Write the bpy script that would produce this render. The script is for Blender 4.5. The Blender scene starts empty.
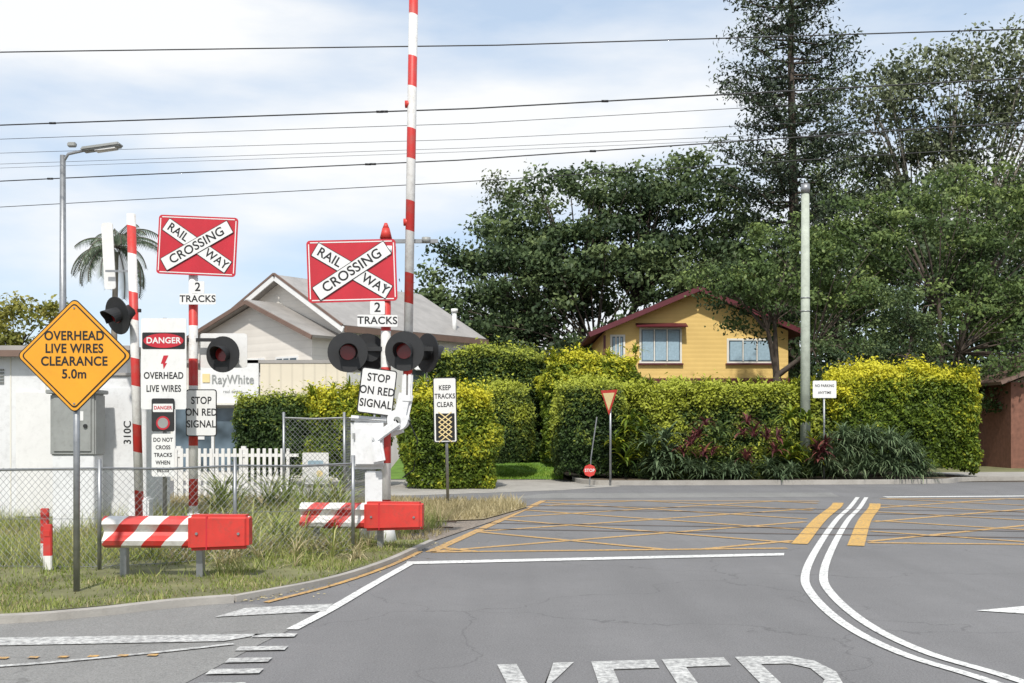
import bpy, bmesh, math, random
import numpy as np
from mathutils import Vector, Matrix
rng=np.random.default_rng(7); random.seed(7)
sc=bpy.context.scene
col=sc.collection
R=math.radians
# ---------------------------------------------------------------- materials
def newmat(name):
    m=bpy.data.materials.new(name); m.use_nodes=True
    nt=m.node_tree; b=nt.nodes['Principled BSDF']
    return m,nt,b
def N(nt,t,**k):
    n=nt.nodes.new(t)
    for a,v in k.items(): setattr(n,a,v)
    return n
def mixc(nt,fac,a,b):
    n=N(nt,'ShaderNodeMix',data_type='RGBA')
    for i,v in ((0,fac),(6,a),(7,b)):
        if hasattr(v,'links'): nt.links.new(v,n.inputs[i])
        else: n.inputs[i].default_value=v if i==0 else (*v[:3],1)
    return n.outputs[2]
def noise(nt,vec,scale,detail=4,rough=.55):
    n=N(nt,'ShaderNodeTexNoise'); n.inputs['Scale'].default_value=scale
    n.inputs['Detail'].default_value=detail; n.inputs['Roughness'].default_value=rough
    nt.links.new(vec,n.inputs['Vector']); return n.outputs[0]
def ramp(nt,fac,stops):
    n=N(nt,'ShaderNodeValToRGB'); nt.links.new(fac,n.inputs[0])
    e=n.color_ramp.elements
    while len(e)<len(stops): e.new(.5)
    for i,(p,c) in enumerate(stops):
        e[i].position=p; e[i].color=(*c[:3],1) if isinstance(c,(tuple,list)) else (c,c,c,1)
    return n.outputs[0]
def objvec(nt): return N(nt,'ShaderNodeTexCoord').outputs['Object']
def bump(nt,b,h,strength,dist=.01):
    n=N(nt,'ShaderNodeBump'); n.inputs['Strength'].default_value=strength; n.inputs['Distance'].default_value=dist
    nt.links.new(h,n.inputs['Height']); nt.links.new(n.outputs[0],b.inputs['Normal'])
def sc3(c,k): return tuple(min(1,x*k) for x in c[:3])
def pm(name,c,rough=.6,metal=0,var=.15,scale=3,bm=0,bs=40,grime=0.0):
    m,nt,b=newmat(name); v=objvec(nt)
    f=ramp(nt,noise(nt,v,scale,5),[(.3,0.),(.7,1.)])
    o=mixc(nt,f,sc3(c,1-var),sc3(c,1+var*.6))
    if grime:
        g=ramp(nt,noise(nt,v,scale*3.3,8,.7),[(.5,0.),(.8,grime)])
        o=mixc(nt,g,o,(.09,.075,.055))
    nt.links.new(o,b.inputs['Base Color'])
    b.inputs['Roughness'].default_value=rough; b.inputs['Metallic'].default_value=metal
    if bm: bump(nt,b,noise(nt,v,bs,4),bm)
    return m
def stripes(name,vecc,period,off=0,duty=.5,c1=(.55,.035,.03),c2=(.72,.71,.69)):
    m,nt,b=newmat(name); v=objvec(nt)
    d=N(nt,'ShaderNodeVectorMath',operation='DOT_PRODUCT'); d.inputs[1].default_value=vecc; nt.links.new(v,d.inputs[0])
    a=N(nt,'ShaderNodeMath',operation='MULTIPLY_ADD'); nt.links.new(d.outputs['Value'],a.inputs[0]); a.inputs[1].default_value=1/period; a.inputs[2].default_value=off
    f=N(nt,'ShaderNodeMath',operation='FRACT'); nt.links.new(a.outputs[0],f.inputs[0])
    g=N(nt,'ShaderNodeMath',operation='GREATER_THAN'); nt.links.new(f.outputs[0],g.inputs[0]); g.inputs[1].default_value=duty
    o=mixc(nt,g.outputs[0],c1,c2)
    gr=ramp(nt,noise(nt,v,9,8,.7),[(.46,0.),(.85,.65)])
    o=mixc(nt,gr,o,(.2,.16,.13))
    nt.links.new(o,b.inputs['Base Color']); b.inputs['Roughness'].default_value=.5
    return m
def asphalt(name,c,cracks=True):
    m,nt,b=newmat(name); v=objvec(nt)
    o=mixc(nt,ramp(nt,noise(nt,v,.35,5,.6),[(.3,0.),(.7,1.)]),sc3(c,.8),sc3(c,1.2))
    mp=N(nt,'ShaderNodeMapping'); mp.inputs['Scale'].default_value=(1.6,.12,1); mp.inputs['Rotation'].default_value=(0,0,.1); nt.links.new(v,mp.inputs[0])
    o=mixc(nt,ramp(nt,noise(nt,mp.outputs[0],1.0,3),[(.42,0.),(.72,.5)]),o,sc3(c,.62))
    o=mixc(nt,ramp(nt,noise(nt,v,7,7,.72),[(.48,0.),(.75,.4)]),o,sc3(c,.6))
    fine=noise(nt,v,60,3,.75)
    o=mixc(nt,ramp(nt,fine,[(.35,.0),(.7,.6)]),o,sc3(c,1.7))
    o=mixc(nt,ramp(nt,noise(nt,v,100,2,.7),[(.5,.0),(.66,.6)]),o,sc3(c,.4))
    if cracks:
        dv=N(nt,'ShaderNodeVectorMath',operation='ADD'); nn=N(nt,'ShaderNodeTexNoise'); nn.inputs['Scale'].default_value=1.3; nn.inputs['Detail'].default_value=6
        nt.links.new(v,nn.inputs['Vector']); nt.links.new(v,dv.inputs[0]); nt.links.new(nn.outputs[1],dv.inputs[1])
        vo=N(nt,'ShaderNodeTexVoronoi',feature='DISTANCE_TO_EDGE'); vo.inputs['Scale'].default_value=.3; nt.links.new(dv.outputs[0],vo.inputs['Vector'])
        cr=ramp(nt,vo.outputs['Distance'],[(0,.55),(.004,0.)])
        o=mixc(nt,cr,o,sc3(c,.45))
    nt.links.new(o,b.inputs['Base Color']); b.inputs['Roughness'].default_value=.85
    bump(nt,b,fine,.6,.008)
    return m
ASPH=(.155,.152,.154)
def paint(name,c,wear=.5):
    m,nt,b=newmat(name); v=objvec(nt)
    w=ramp(nt,noise(nt,v,22,8,.75),[(.62-wear*.22,0.),(.72-wear*.1,.88)])
    w2=ramp(nt,noise(nt,v,1.5,4),[(.4,0.),(.7,.35*wear+.1)])
    o=mixc(nt,w2,c,sc3(c,.6)); o=mixc(nt,w,o,ASPH)
    nt.links.new(o,b.inputs['Base Color']); b.inputs['Roughness'].default_value=.7
    return m
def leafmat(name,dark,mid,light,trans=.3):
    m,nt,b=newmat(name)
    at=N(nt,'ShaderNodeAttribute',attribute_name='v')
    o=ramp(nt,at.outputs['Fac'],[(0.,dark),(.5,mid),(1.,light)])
    nt.links.new(o,b.inputs['Base Color']); b.inputs['Roughness'].default_value=.55
    b.inputs['Specular IOR Level'].default_value=.25
    t=N(nt,'ShaderNodeBsdfTranslucent'); nt.links.new(o,t.inputs[0])
    ms=N(nt,'ShaderNodeMixShader'); ms.inputs[0].default_value=trans
    nt.links.new(b.outputs[0],ms.inputs[1]); nt.links.new(t.outputs[0],ms.inputs[2])
    nt.links.new(ms.outputs[0],nt.nodes['Material Output'].inputs[0])
    return m
M={}
M['white']=pm('white_enamel',(.72,.73,.74),.45,0,.06,2,grime=.3)
M['sheetwhite']=pm('sign_white',(.74,.74,.73),.4,0,.04,3,grime=.15)
M['red']=pm('sign_red',(.50,.02,.035),.4,0,.12,3,grime=.1)
M['redp']=pm('plastic_red',(.56,.04,.03),.5,0,.15,4,grime=.5)
M['yellow']=pm('sign_yellow',(.74,.33,.02),.4,0,.08,3,grime=.08)
M['paleyellow']=pm('faded_yellow',(.75,.6,.3),.5,0,.08,3)
M['black']=pm('sign_black',(.012,.012,.013),.5,0,.2,5)
M['blackmetal']=pm('black_metal',(.018,.019,.021),.6,0,.2,8,grime=.15)
M['galv']=pm('galvanised_steel',(.33,.34,.35),.42,.7,.2,9,grime=.3)
M['grey']=pm('grey_paint',(.3,.31,.3),.5,.1,.12,4,grime=.3)
M['concrete']=pm('concrete',(.36,.34,.31),.85,0,.18,1.3,.4,60,grime=.35)
M['rust']=pm('rusty_steel',(.12,.08,.06),.8,.2,.3,12)
M['timber']=pm('pole_timber',(.42,.46,.39),.8,0,.2,5,.5,30,grime=.2)
M['bark']=pm('bark',(.09,.07,.055),.9,0,.35,4,.8,20)
M['barklight']=pm('bark_light',(.27,.24,.2),.9,0,.35,2,.6,14)
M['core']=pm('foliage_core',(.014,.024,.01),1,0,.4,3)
M['soil']=pm('soil',(.12,.09,.06),.95,0,.35,2,.8,25,grime=.3)
M['grassg']=pm('grass_ground',(.17,.17,.075),.95,0,.4,1.6,.8,50,grime=.4)
M['lawn']=pm('lawn',(.13,.24,.035),.95,0,.3,2.2,.9,60)
M['dry']=pm('dry_grass_ground',(.32,.26,.15),.95,0,.35,2.5,.9,40,grime=.4)
M['ballast']=pm('ballast',(.24,.2,.165),.95,0,.6,25,1,30)
M['asph']=asphalt('asphalt',ASPH)
M['asph2']=asphalt('asphalt_pale',(.2,.197,.19))
M['asphpatch']=asphalt('asphalt_patch',(.147,.144,.146))
M['pw']=paint('paint_white',(.72,.72,.70),.6)
M['pw2']=paint('paint_white_worn',(.62,.62,.60),1.0)
M['py']=paint('paint_yellow',(.62,.36,.10),.9)
M['py2']=paint('paint_yellow_fresh',(.64,.38,.09),.7)
M['cream']=pm('cream_board',(.70,.68,.61),.6,0,.06,1.2,grime=.12)
M['maroon']=pm('maroon_trim',(.10,.014,.022),.5,0,.15,4)
M['maroonroof']=pm('maroon_roof',(.09,.02,.025),.7,0,.15,4)
M['roof']=pm('roof_iron',(.36,.34,.32),.5,.2,.15,1.5,grime=.3)
M['roofbrown']=pm('roof_trim_brown',(.17,.11,.085),.6,0,.15,3)
M['brick']=pm('brown_wall',(.2,.09,.06),.8,0,.25,6)
M['lens']=pm('red_lens',(.22,.012,.012),.15,0,.1,20)
def glassm():
    m,nt,b=newmat('window_glass'); v=objvec(nt)
    o=mixc(nt,ramp(nt,noise(nt,v,1.2,2),[(.35,0.),(.7,1.)]),(.03,.045,.055),(.16,.22,.27))
    nt.links.new(o,b.inputs['Base Color']); b.inputs['Roughness'].default_value=.08
    return m
M['glass']=glassm()
M['curtain']=pm('curtain_blue',(.3,.42,.5),.6,0,.15,9)
# ---------------------------------------------------------------- mesh helpers
def addobj(name,me,mat,parent=None,loc=(0,0,0),rot=(0,0,0)):
    o=bpy.data.objects.new(name,me); col.objects.link(o)
    if mat: me.materials.append(mat)
    if parent: o.parent=parent
    o.location=loc; o.rotation_euler=rot
    return o
def group(name,loc=(0,0,0),rz=0):
    o=bpy.data.objects.new(name,None); col.objects.link(o); o.location=loc; o.rotation_euler=(0,0,rz); o.empty_display_size=.2
    return o
def bmo(name,bm,mat,parent,loc=(0,0,0),rot=(0,0,0),smooth=False):
    bmesh.ops.recalc_face_normals(bm,faces=bm.faces)
    me=bpy.data.meshes.new(name); bm.to_mesh(me); bm.free()
    if smooth:
        for p in me.polygons: p.use_smooth=len(p.vertices)==4
    return addobj(name,me,mat,parent,loc,rot)
def box(p,name,size,loc,mat,rot=(0,0,0),bev=0):
    bm=bmesh.new(); bmesh.ops.create_cube(bm,size=1); bmesh.ops.scale(bm,vec=size,verts=bm.verts)
    if bev: bmesh.ops.bevel(bm,geom=bm.edges[:],offset=bev,segments=2,affect='EDGES')
    return bmo(name,bm,mat,p,loc,rot)
def cyl(p,name,r,h,loc,mat,rot=(0,0,0),r2=None,seg=20):
    bm=bmesh.new(); bmesh.ops.create_cone(bm,cap_ends=True,segments=seg,radius1=r,radius2=r if r2 is None else r2,depth=h)
    return bmo(name,bm,mat,p,loc,rot,True)
def pole(p,name,r,z0,z1,mat,xy=(0,0),r2=None):
    return cyl(p,name,r,z1-z0,(xy[0],xy[1],(z0+z1)/2),mat,r2=r2)
def plate(p,name,w,h,loc,mat,rad=.03,t=.004,th=0):
    bm=bmesh.new(); vs=[]
    for cx,cz,a0 in ((w/2-rad,h/2-rad,0),(-w/2+rad,h/2-rad,90),(-w/2+rad,-h/2+rad,180),(w/2-rad,-h/2+rad,270)):
        for i in range(5):
            a=R(a0+i*22.5); vs.append(bm.verts.new((cx+rad*math.cos(a),-t/2,cz+rad*math.sin(a))))
    f=bm.faces.new(vs); ex=bmesh.ops.extrude_face_region(bm,geom=[f])
    bmesh.ops.translate(bm,vec=(0,t,0),verts=[g for g in ex['geom'] if isinstance(g,bmesh.types.BMVert)])
    return bmo(name,bm,mat,p,loc,(0,-th,0))
def text(p,s,size,loc,mat,th=0,off=.0,sx=1,name='lettering'):
    c=bpy.data.curves.new(name,'FONT'); c.body=s; c.size=size; c.align_x='CENTER'; c.align_y='CENTER'
    c.offset=off; c.extrude=.0005; c.materials.append(mat); c.space_character=1.05
    o=bpy.data.objects.new(name,c); col.objects.link(o); o.parent=p; o.location=loc; o.rotation_euler=(R(90),-th,0); o.scale=(sx,1,1)
    return o
def poly(name,pts,z,mat,parent=None):
    bm=bmesh.new(); f=bm.faces.new([bm.verts.new((*q[:2],q[2] if len(q)>2 else z)) for q in pts])
    bmesh.ops.triangulate(bm,faces=bm.faces[:])
    for g in bm.faces:
        g.normal_update()
        if g.normal.z<0: g.normal_flip()
    me=bpy.data.meshes.new(name); bm.to_mesh(me); bm.free()
    return addobj(name,me,mat,parent)
def smooth(pts,n=8):
    P=[Vector(q) for q in pts]; P=[P[0]*2-P[1]]+P+[P[-1]*2-P[-2]]; out=[]
    for i in range(1,len(P)-2):
        for k in range(n):
            t=k/n; a,b,c,d=P[i-1:i+3]
            out.append(.5*((2*b)+(c-a)*t+(2*a-5*b+4*c-d)*t*t+(3*b-a-3*c+d)*t**3))
    out.append(P[-2]); return out
def ribbon(name,pts,w,z,mat,parent=None,h=0,sm=True,off=0):
    P=smooth(pts) if sm and len(pts)>2 else [Vector(q) for q in pts]
    bm=bmesh.new(); rows=[]
    for i,p in enumerate(P):
        d=(P[min(i+1,len(P)-1)]-P[max(i-1,0)]).normalized(); n=Vector((-d.y,d.x))
        a=p+n*(w/2+off); b=p-n*(w/2-off)
        r=[bm.verts.new((a.x,a.y,z+h)),bm.verts.new((b.x,b.y,z+h))]
        if h: r=[bm.verts.new((a.x,a.y,z))]+r+[bm.verts.new((b.x,b.y,z))]
        rows.append(r)
    for i in range(len(rows)-1):
        for k in range(len(rows[0])-1): bm.faces.new((rows[i][k],rows[i][k+1],rows[i+1][k+1],rows[i+1][k]))
    if h: bm.faces.new(rows[0]); bm.faces.new(rows[-1])
    me=bpy.data.meshes.new(name); 
    bmesh.ops.recalc_face_normals(bm,faces=bm.faces); bm.to_mesh(me); bm.free()
    return addobj(name,me,mat,parent)
def tubes(name,paths,mat,parent=None,seg=6,org=(0,0,0)):
    V=[];F=[];o=Vector(org)
    for P,Rr in paths:
        P=[Vector(q) for q in P]; b0=len(V)
        for i,p in enumerate(P):
            d=(P[min(i+1,len(P)-1)]-P[max(i-1,0)]).normalized()
            if abs(d.z)<.95: u=Vector((0,0,1))-d*d.z
            else: u=Vector((1,0,0)); u=u-d*u.dot(d)
            u.normalize(); w=d.cross(u)
            for k in range(seg):
                a=2*math.pi*k/seg; V.append(tuple(p-o+u*math.cos(a)*Rr[i]+w*math.sin(a)*Rr[i]))
        for i in range(len(P)-1):
            for k in range(seg):
                k2=(k+1)%seg; F.append((b0+i*seg+k,b0+i*seg+k2,b0+(i+1)*seg+k2,b0+(i+1)*seg+k))
    me=bpy.data.meshes.new(name); me.from_pydata(V,[],F); me.update()
    for p in me.polygons: p.use_smooth=True
    return addobj(name,me,mat,parent,org if parent is None else (0,0,0))
def fastmesh(name,V,nper,vals,mat,parent=None,loc=(0,0,0)):
    n=len(V)//nper; me=bpy.data.meshes.new(name)
    me.vertices.add(len(V)); me.vertices.foreach_set('co',V.astype(np.float32).ravel())
    me.loops.add(len(V)); me.loops.foreach_set('vertex_index',np.arange(len(V),dtype=np.int32))
    me.polygons.add(n); me.polygons.foreach_set('loop_start',np.arange(0,len(V),nper,dtype=np.int32))
    me.update(calc_edges=True)
    a=me.attributes.new('v','FLOAT','POINT'); a.data.foreach_set('value',np.repeat(np.clip(vals,0,1),nper).astype(np.float32))
    return addobj(name,me,mat,parent,loc)
def unit(a): return a/(np.linalg.norm(a,axis=1,keepdims=True)+1e-9)
def leafquads(name,C,size,vals,mat,parent=None,org=(0,0,0),out=None,aspect=.5,droop=0):
    n=len(C); r=rng.normal(size=(n,3))
    if out is not None: r=unit(r)+out*.8
    r[:,2]+=.35; nn=unit(r)
    t=rng.normal(size=(n,3)); t[:,2]-=droop; u=unit(t-nn*(t*nn).sum(1,keepdims=True)); w=np.cross(nn,u)
    s=(size*rng.uniform(.6,1.35,n))[:,None]
    V=np.stack([C+u*s*.5,C+w*s*.5*aspect+nn*s*.08,C-u*s*.5,C-w*s*.5*aspect+nn*s*.08],1).reshape(-1,3)-np.array(org)
    return fastmesh(name,V,4,vals,mat,parent)
_ph=rng.uniform(0,6.28,(12,)); _k=rng.normal(size=(12,3))
def sn(P,f):
    s=0
    for i in range(12): s=s+np.sin((P@_k[i])*f*(1+.25*i)+_ph[i])/(1+.15*i)
    return s/3.0
# ---------------------------------------------------------------- vegetation
def tree(name,base,tr,blobs,mat,bark,nc=80,nl=150,cr=.8,ls=.22,trunk_top=None,lean=0,flat=.7,droop=0):
    g=group(name,base); B=np.array(base); C=[];Vv=[];O=[];paths=[]
    zb=min(b[2]-b[5]*.5 for b in blobs); cx=np.mean([b[0] for b in blobs]); 
    tt=Vector((base[0]+(cx-base[0])*.4,base[1],trunk_top if trunk_top else zb))
    b0=Vector(base); mid=b0.lerp(tt,.5)+Vector((random.uniform(-.2,.2),0,0))
    paths.append(([b0,mid,tt],[tr,tr*.8,tr*.65]))
    for b in blobs:
        c=Vector(b[:3]); m=tt.lerp(c,.5)+Vector((random.uniform(-.5,.5),random.uniform(-.4,.4),random.uniform(-.2,.6)))
        paths.append(([tt-Vector((0,0,.2)),m,c],[tr*.5,tr*.33,tr*.2]))
        vol=b[3]*b[5]; k=max(12,int(nc*vol/16))
        d=unit(rng.normal(size=(k,3))); rad=rng.uniform(.3,1.08,k)**.6
        cc=np.array(b[:3])+d*np.array(b[3:6])*rad[:,None]
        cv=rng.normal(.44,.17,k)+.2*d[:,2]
        for j in range(k):
            if j%3==0: paths.append(([m,m.lerp(Vector(cc[j]),.6)+Vector((0,0,.3)),Vector(cc[j])],[tr*.14,tr*.08,tr*.03]))
            s=cr*rng.uniform(.6,1.3); nn=int(nl*rng.uniform(.6,1.3))
            off=rng.normal(size=(nn,3))*s*np.array([.55,.55,.55*flat])
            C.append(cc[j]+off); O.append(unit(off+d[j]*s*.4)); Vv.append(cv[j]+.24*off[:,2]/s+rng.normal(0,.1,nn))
    tubes('trunk',paths,bark,g,6,base)
    C=np.concatenate(C); leafquads('crown',C,ls,np.concatenate(Vv),mat,g,base,np.concatenate(O),droop=droop,aspect=.6)
    return g
def hedge(name,x0,x1,y0,y1,z0,z1,mat,n,ls,boxy=.8,amp=.12,gold=0.):
    c=np.array([(x0+x1)/2,(y0+y1)/2,(z0+z1)/2]); r=np.array([(x1-x0)/2,(y1-y0)/2,(z1-z0)/2])
    g=group(name,(c[0],c[1],z0))
    org=np.array([c[0],c[1],z0])
    A=np.array([r[1]*r[2],r[1]*r[2],r[0]*r[2],r[0]*r[2]*.25,r[0]*r[1]]); A/=A.sum()
    fc=rng.choice(5,n,p=A); q=rng.uniform(-1,1,(n,3))
    q[fc==0,0]=-1;q[fc==1,0]=1;q[fc==2,1]=-1;q[fc==3,1]=1;q[fc==4,2]=1
    s=unit(q); p=s*(1-boxy)+q*boxy
    P=c+p*r; nz=sn(P,1.1); nz2=sn(P,4.)
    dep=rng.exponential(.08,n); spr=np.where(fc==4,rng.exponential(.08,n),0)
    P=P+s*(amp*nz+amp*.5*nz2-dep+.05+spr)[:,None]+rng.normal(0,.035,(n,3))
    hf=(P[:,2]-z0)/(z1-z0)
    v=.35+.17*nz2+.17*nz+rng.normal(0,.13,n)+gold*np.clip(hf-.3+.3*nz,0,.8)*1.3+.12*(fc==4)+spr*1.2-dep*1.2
    leafquads('leaves',P,ls,v,mat,g,org,s)
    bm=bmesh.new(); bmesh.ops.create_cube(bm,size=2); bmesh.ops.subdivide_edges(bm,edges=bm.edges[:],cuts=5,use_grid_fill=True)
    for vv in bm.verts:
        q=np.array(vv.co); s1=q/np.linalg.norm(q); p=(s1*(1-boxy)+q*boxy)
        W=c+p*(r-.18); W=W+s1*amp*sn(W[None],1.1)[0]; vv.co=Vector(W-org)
    bmo('light_block_core',bm,M['core'],g)  # solid dark core added behind the leaves to block light, no real twigs
    return g
def straps(name,bases,nleaf,L,W,mat,up=1.0,parentname=None,segs=4,bias=0):
    bases=np.array(bases); n=len(bases)*nleaf
    B=np.repeat(bases,nleaf,0); a=rng.uniform(0,2*np.pi,n); el=rng.uniform(.35,1.45,n)*up
    l=L*rng.uniform(.6,1.15,n); w=W*rng.uniform(.7,1.2,n)
    hd=np.stack([np.cos(a),np.sin(a),0*a],1); sd=np.stack([-np.sin(a),np.cos(a),0*a],1)
    pts=[B]; cur=B.copy(); e=el.copy()
    for s in range(segs):
        cur=cur+(hd*np.cos(e)[:,None]+np.array([0,0,1])*np.sin(e)[:,None])*(l/segs)[:,None]; e=e-.32-.25*rng.random(n); pts.append(cur)
    ws=[.5]+[1-abs(i/segs-.4)*1.3 for i in range(1,segs)]+[.05]
    Q=[]
    for s in range(segs):
        A0=sd*(w*ws[s]/2)[:,None]; A1=sd*(w*ws[s+1]/2)[:,None]
        Q.append(np.stack([pts[s]-A0,pts[s]+A0,pts[s+1]+A1,pts[s+1]-A1],1))
    V=np.stack(Q,1).reshape(-1,3); vals=np.repeat(np.clip(rng.normal(.5+bias,.2,n),0,1),segs)
    org=bases.mean(0); org[2]=bases[:,2].min()
    return fastmesh(name,V-org,4,vals,mat,None,tuple(org))
def inpoly(P,poly):
    x,y=P[:,0],P[:,1]; c=np.zeros(len(P),bool); j=len(poly)-1
    for i in range(len(poly)):
        xi,yi=poly[i][:2]; xj,yj=poly[j][:2]
        c^=((yi>y)!=(yj>y))&(x<(xj-xi)*(y-yi)/(yj-yi+1e-12)+xi); j=i
    return c
def blades(name,polyg,n,z,h,w,mat,bias=0,clump=.5,zf=None):
    pg=np.array([q[:2] for q in polyg]); lo=pg.min(0); hi=pg.max(0)
    P=rng.uniform(lo,hi,(n*2,2)); P=P[inpoly(P,polyg)][:n]
    P3=np.concatenate([P,np.full((len(P),1),z)],1)
    if zf is not None: P3[:,2]=zf(P)
    nz=sn(P3*np.array([1,1,0]),1.6)
    keep=rng.random(len(P))<np.clip(1-clump+clump*(nz+.6),.05,1); P3=P3[keep]; nz=nz[keep]; n=len(P3)
    hh=h*rng.uniform(.4,1.3,n)*(1+.35*np.clip(nz,-1,1)); a=rng.uniform(0,6.28,n)
    sd=np.stack([np.cos(a),np.sin(a),0*a],1)*(w*rng.uniform(.6,1.3,n)/2)[:,None]
    ln=rng.normal(0,.45,(n,3)); ln[:,2]=1; tip=P3+ln*hh[:,None]
    V=np.stack([P3-sd,P3+sd,tip],1).reshape(-1,3)
    return fastmesh(name,V,3,.45+.2*nz+rng.normal(0,.2,n)+bias,mat)
L={}
L['dark']=leafmat('leaves_dark_green',(.016,.032,.016),(.06,.095,.038),(.18,.235,.09),.22)
L['mid']=leafmat('leaves_mid_green',(.026,.048,.016),(.09,.14,.042),(.25,.32,.095),.24)
L['olive']=leafmat('leaves_olive',(.04,.055,.03),(.11,.135,.07),(.24,.27,.15),.22)
L['gold']=leafmat('leaves_golden_hedge',(.025,.05,.01),(.15,.22,.025),(.60,.56,.04),.25)
L['hedge']=leafmat('leaves_hedge',(.016,.036,.012),(.065,.11,.027),(.38,.42,.05),.22)
L['pine']=leafmat('leaves_pine',(.014,.026,.014),(.05,.072,.04),(.13,.16,.08),.12)
L['red']=leafmat('leaves_red_cordyline',(.04,.012,.014),(.12,.035,.04),(.34,.12,.09))
L['strap']=leafmat('leaves_strappy',(.04,.065,.035),(.13,.19,.095),(.32,.39,.21))
L['grass']=leafmat('grass_blades',(.09,.12,.025),(.25,.31,.07),(.52,.48,.22),.3)
L['drygrass']=leafmat('dry_grass_blades',(.18,.15,.07),(.42,.36,.2),(.65,.56,.35),.3)
L['yellowtree']=leafmat('leaves_yellowish',(.05,.06,.015),(.18,.19,.035),(.4,.36,.08))
L['palm']=leafmat('palm_leaves',(.03,.05,.03),(.1,.14,.085),(.25,.3,.2))
# ---------------------------------------------------------------- ground, roads
def flatbase(n,z,mat,ext):
    return poly(n,[(-ext,-ext),(ext,-ext),(ext,ext),(-ext,ext)],z,mat)
flatbase('ground',-.02,M['soil'],900)
poly('road',[(-40,-20),(45,-20),(45,34.5),(14,32.6),(3,31.3),(1.2,31.6),(.8,36),(-45,36)],0,M['asph'])
verge=[(-14,8.2),(-4.3,9.05),(-3.3,9.75),(-2.6,10.15),(-1.95,11.3),(-1.55,12.7),(-1.3,14.2),(-1.15,15.2),(-14,16.2)]
poly('grass_verge',verge,.055,M['grassg'])
ribbon('kerb',[(-14,8.2),(-6,8.85),(-4.3,9.05),(-3.6,9.4),(-3.1,9.85),(-2.6,10.15)],.12,0,M['concrete'],h=.068,off=-.06)
ribbon('kerb',[(-2.6,10.15),(-1.95,11.3),(-1.55,12.7),(-1.3,14.2),(-1.15,15.2)],.08,0,M['concrete'],h=.058,off=-.04)
corr=[(-60,16.4),(-1.15,15.25),(-.75,17),(-.25,19.1),(.35,22.0),(.1,23.4),(-2.5,24.6),(-60,28)]
poly('railway_ballast',corr,.012,M['ballast'])
dryp=[(-12,18.7),(-1.2,18.6),(-.5,18.95),(-.2,20),(.3,21.9),(.05,23.3),(-2.5,24.4),(-12,25)]
poly('dry_grass_verge',dryp,.03,M['dry'])
blades('dry_grass',dryp,26000,.03,.14,.022,L['drygrass'],clump=.35)
blades('dry_grass',[(-12,15.6),(-1.2,15.4),(-.95,16.8),(-12,17.5)],12000,.02,.13,.02,L['drygrass'],clump=.5)
poly('driveway',[(-8,25.6),(-2.4,26.0),(1.2,28.2),(3.0,30.2),(1.9,33.2),(1.4,34.2),(-3.2,34.2),(-8,33)],.004,M['concrete'])
poly('lawn',[(-4,34,.02),(1.6,34,.02),(1.6,42,.85),(-4,42,.85)],0,M['lawn'])
blades('lawn_grass',[(-3,33.9),(1.6,33.9),(1.6,41),(-3,41)],30000,0,.07,.03,leafmat('lawn_blades',(.12,.22,.025),(.24,.40,.055),(.42,.52,.1)),zf=lambda P:.02+(P[:,1]-34)*.10)
poly('garden_bed',[(2.2,31.4),(3.2,30.9),(8,31.2),(12.5,31.9),(14,33.6),(14,60),(1.6,60),(1.7,34)],.12,M['soil'])
ribbon('kerb',[(1.9,33.4),(2.1,31.5),(3.2,30.8),(8,31.1),(12.3,31.8),(14.2,33.2),(22,34.4),(40,36)],.16,0,M['concrete'],h=.13)
poly('footpath',[(14,33.5),(22,34.6),(40,36.2),(40,39),(22,38),(14,37)],.11,M['concrete'])
poly('grass_strip',[(14.1,37),(22,38),(40,39),(40,60),(14.1,60)],.1,M['grassg'])
poly('side_road',[(-14,2.0),(-2.35,2.0),(-2.1,6.5),(-1.85,8.2),(-1.65,9.3),(-2.3,9.95),(-2.7,9.98),(-3.3,9.5),(-4.3,8.9),(-14,8.05)],.004,M['asph2'])
poly('road_patch',[(5.2,9.4),(9.5,9.9),(9.9,12.3),(5.5,11.8)],.003,M['asphpatch'])
poly('road_patch',[(-.4,24.8),(7.6,25.5),(7.9,27.2),(1,27.0)],.0035,M['asph2'])
mk=group('road_markings')
ctr=[(3.35,4.5),(3.15,6.7),(2.85,7.8),(2.80,9.0),(2.98,10.6),(3.3,12.0),(4.15,14.6),(5.7,19.0),(6.85,22),(8.05,25.3)]
ribbon('centre_line',[Vector(q) for q in ctr],.09,.008,M['pw'],mk,off=.095)
ribbon('centre_line',[Vector(q) for q in ctr],.09,.008,M['pw'],mk,off=-.095)
poly('stop_line',[(-1.25,12.85),(3.4,13.75),(3.47,14.02),(-1.25,13.12)],.008,M['pw'],mk)
poly('hold_line',[(8.6,25.2),(12.2,25.6),(12.2,25.95),(8.6,25.55)],.008,M['pw'],mk)
cm=[(4.3,15.0),(5.7,19.0),(6.85,22),(7.3,23.3)]
ribbon('median_line',[Vector(q) for q in cm],.22,.0095,M['py2'],mk,off=.37)
ribbon('median_line',[Vector(q) for q in cm],.22,.0095,M['py2'],mk,off=-.37)
def clipline(p,d,pg):
    ts=[]
    for i in range(len(pg)):
        a=Vector(pg[i]); b=Vector(pg[(i+1)%len(pg)]); e=b-a; den=d.x*e.y-d.y*e.x
        if abs(den)<1e-9: continue
        w=a-p; t=(w.x*e.y-w.y*e.x)/den; s=(w.x*d.y-w.y*d.x)/den
        if 0<=s<=1: ts.append(t)
    return (p+d*min(ts),p+d*max(ts)) if len(ts)>=2 and max(ts)-min(ts)>.3 else None
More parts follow.
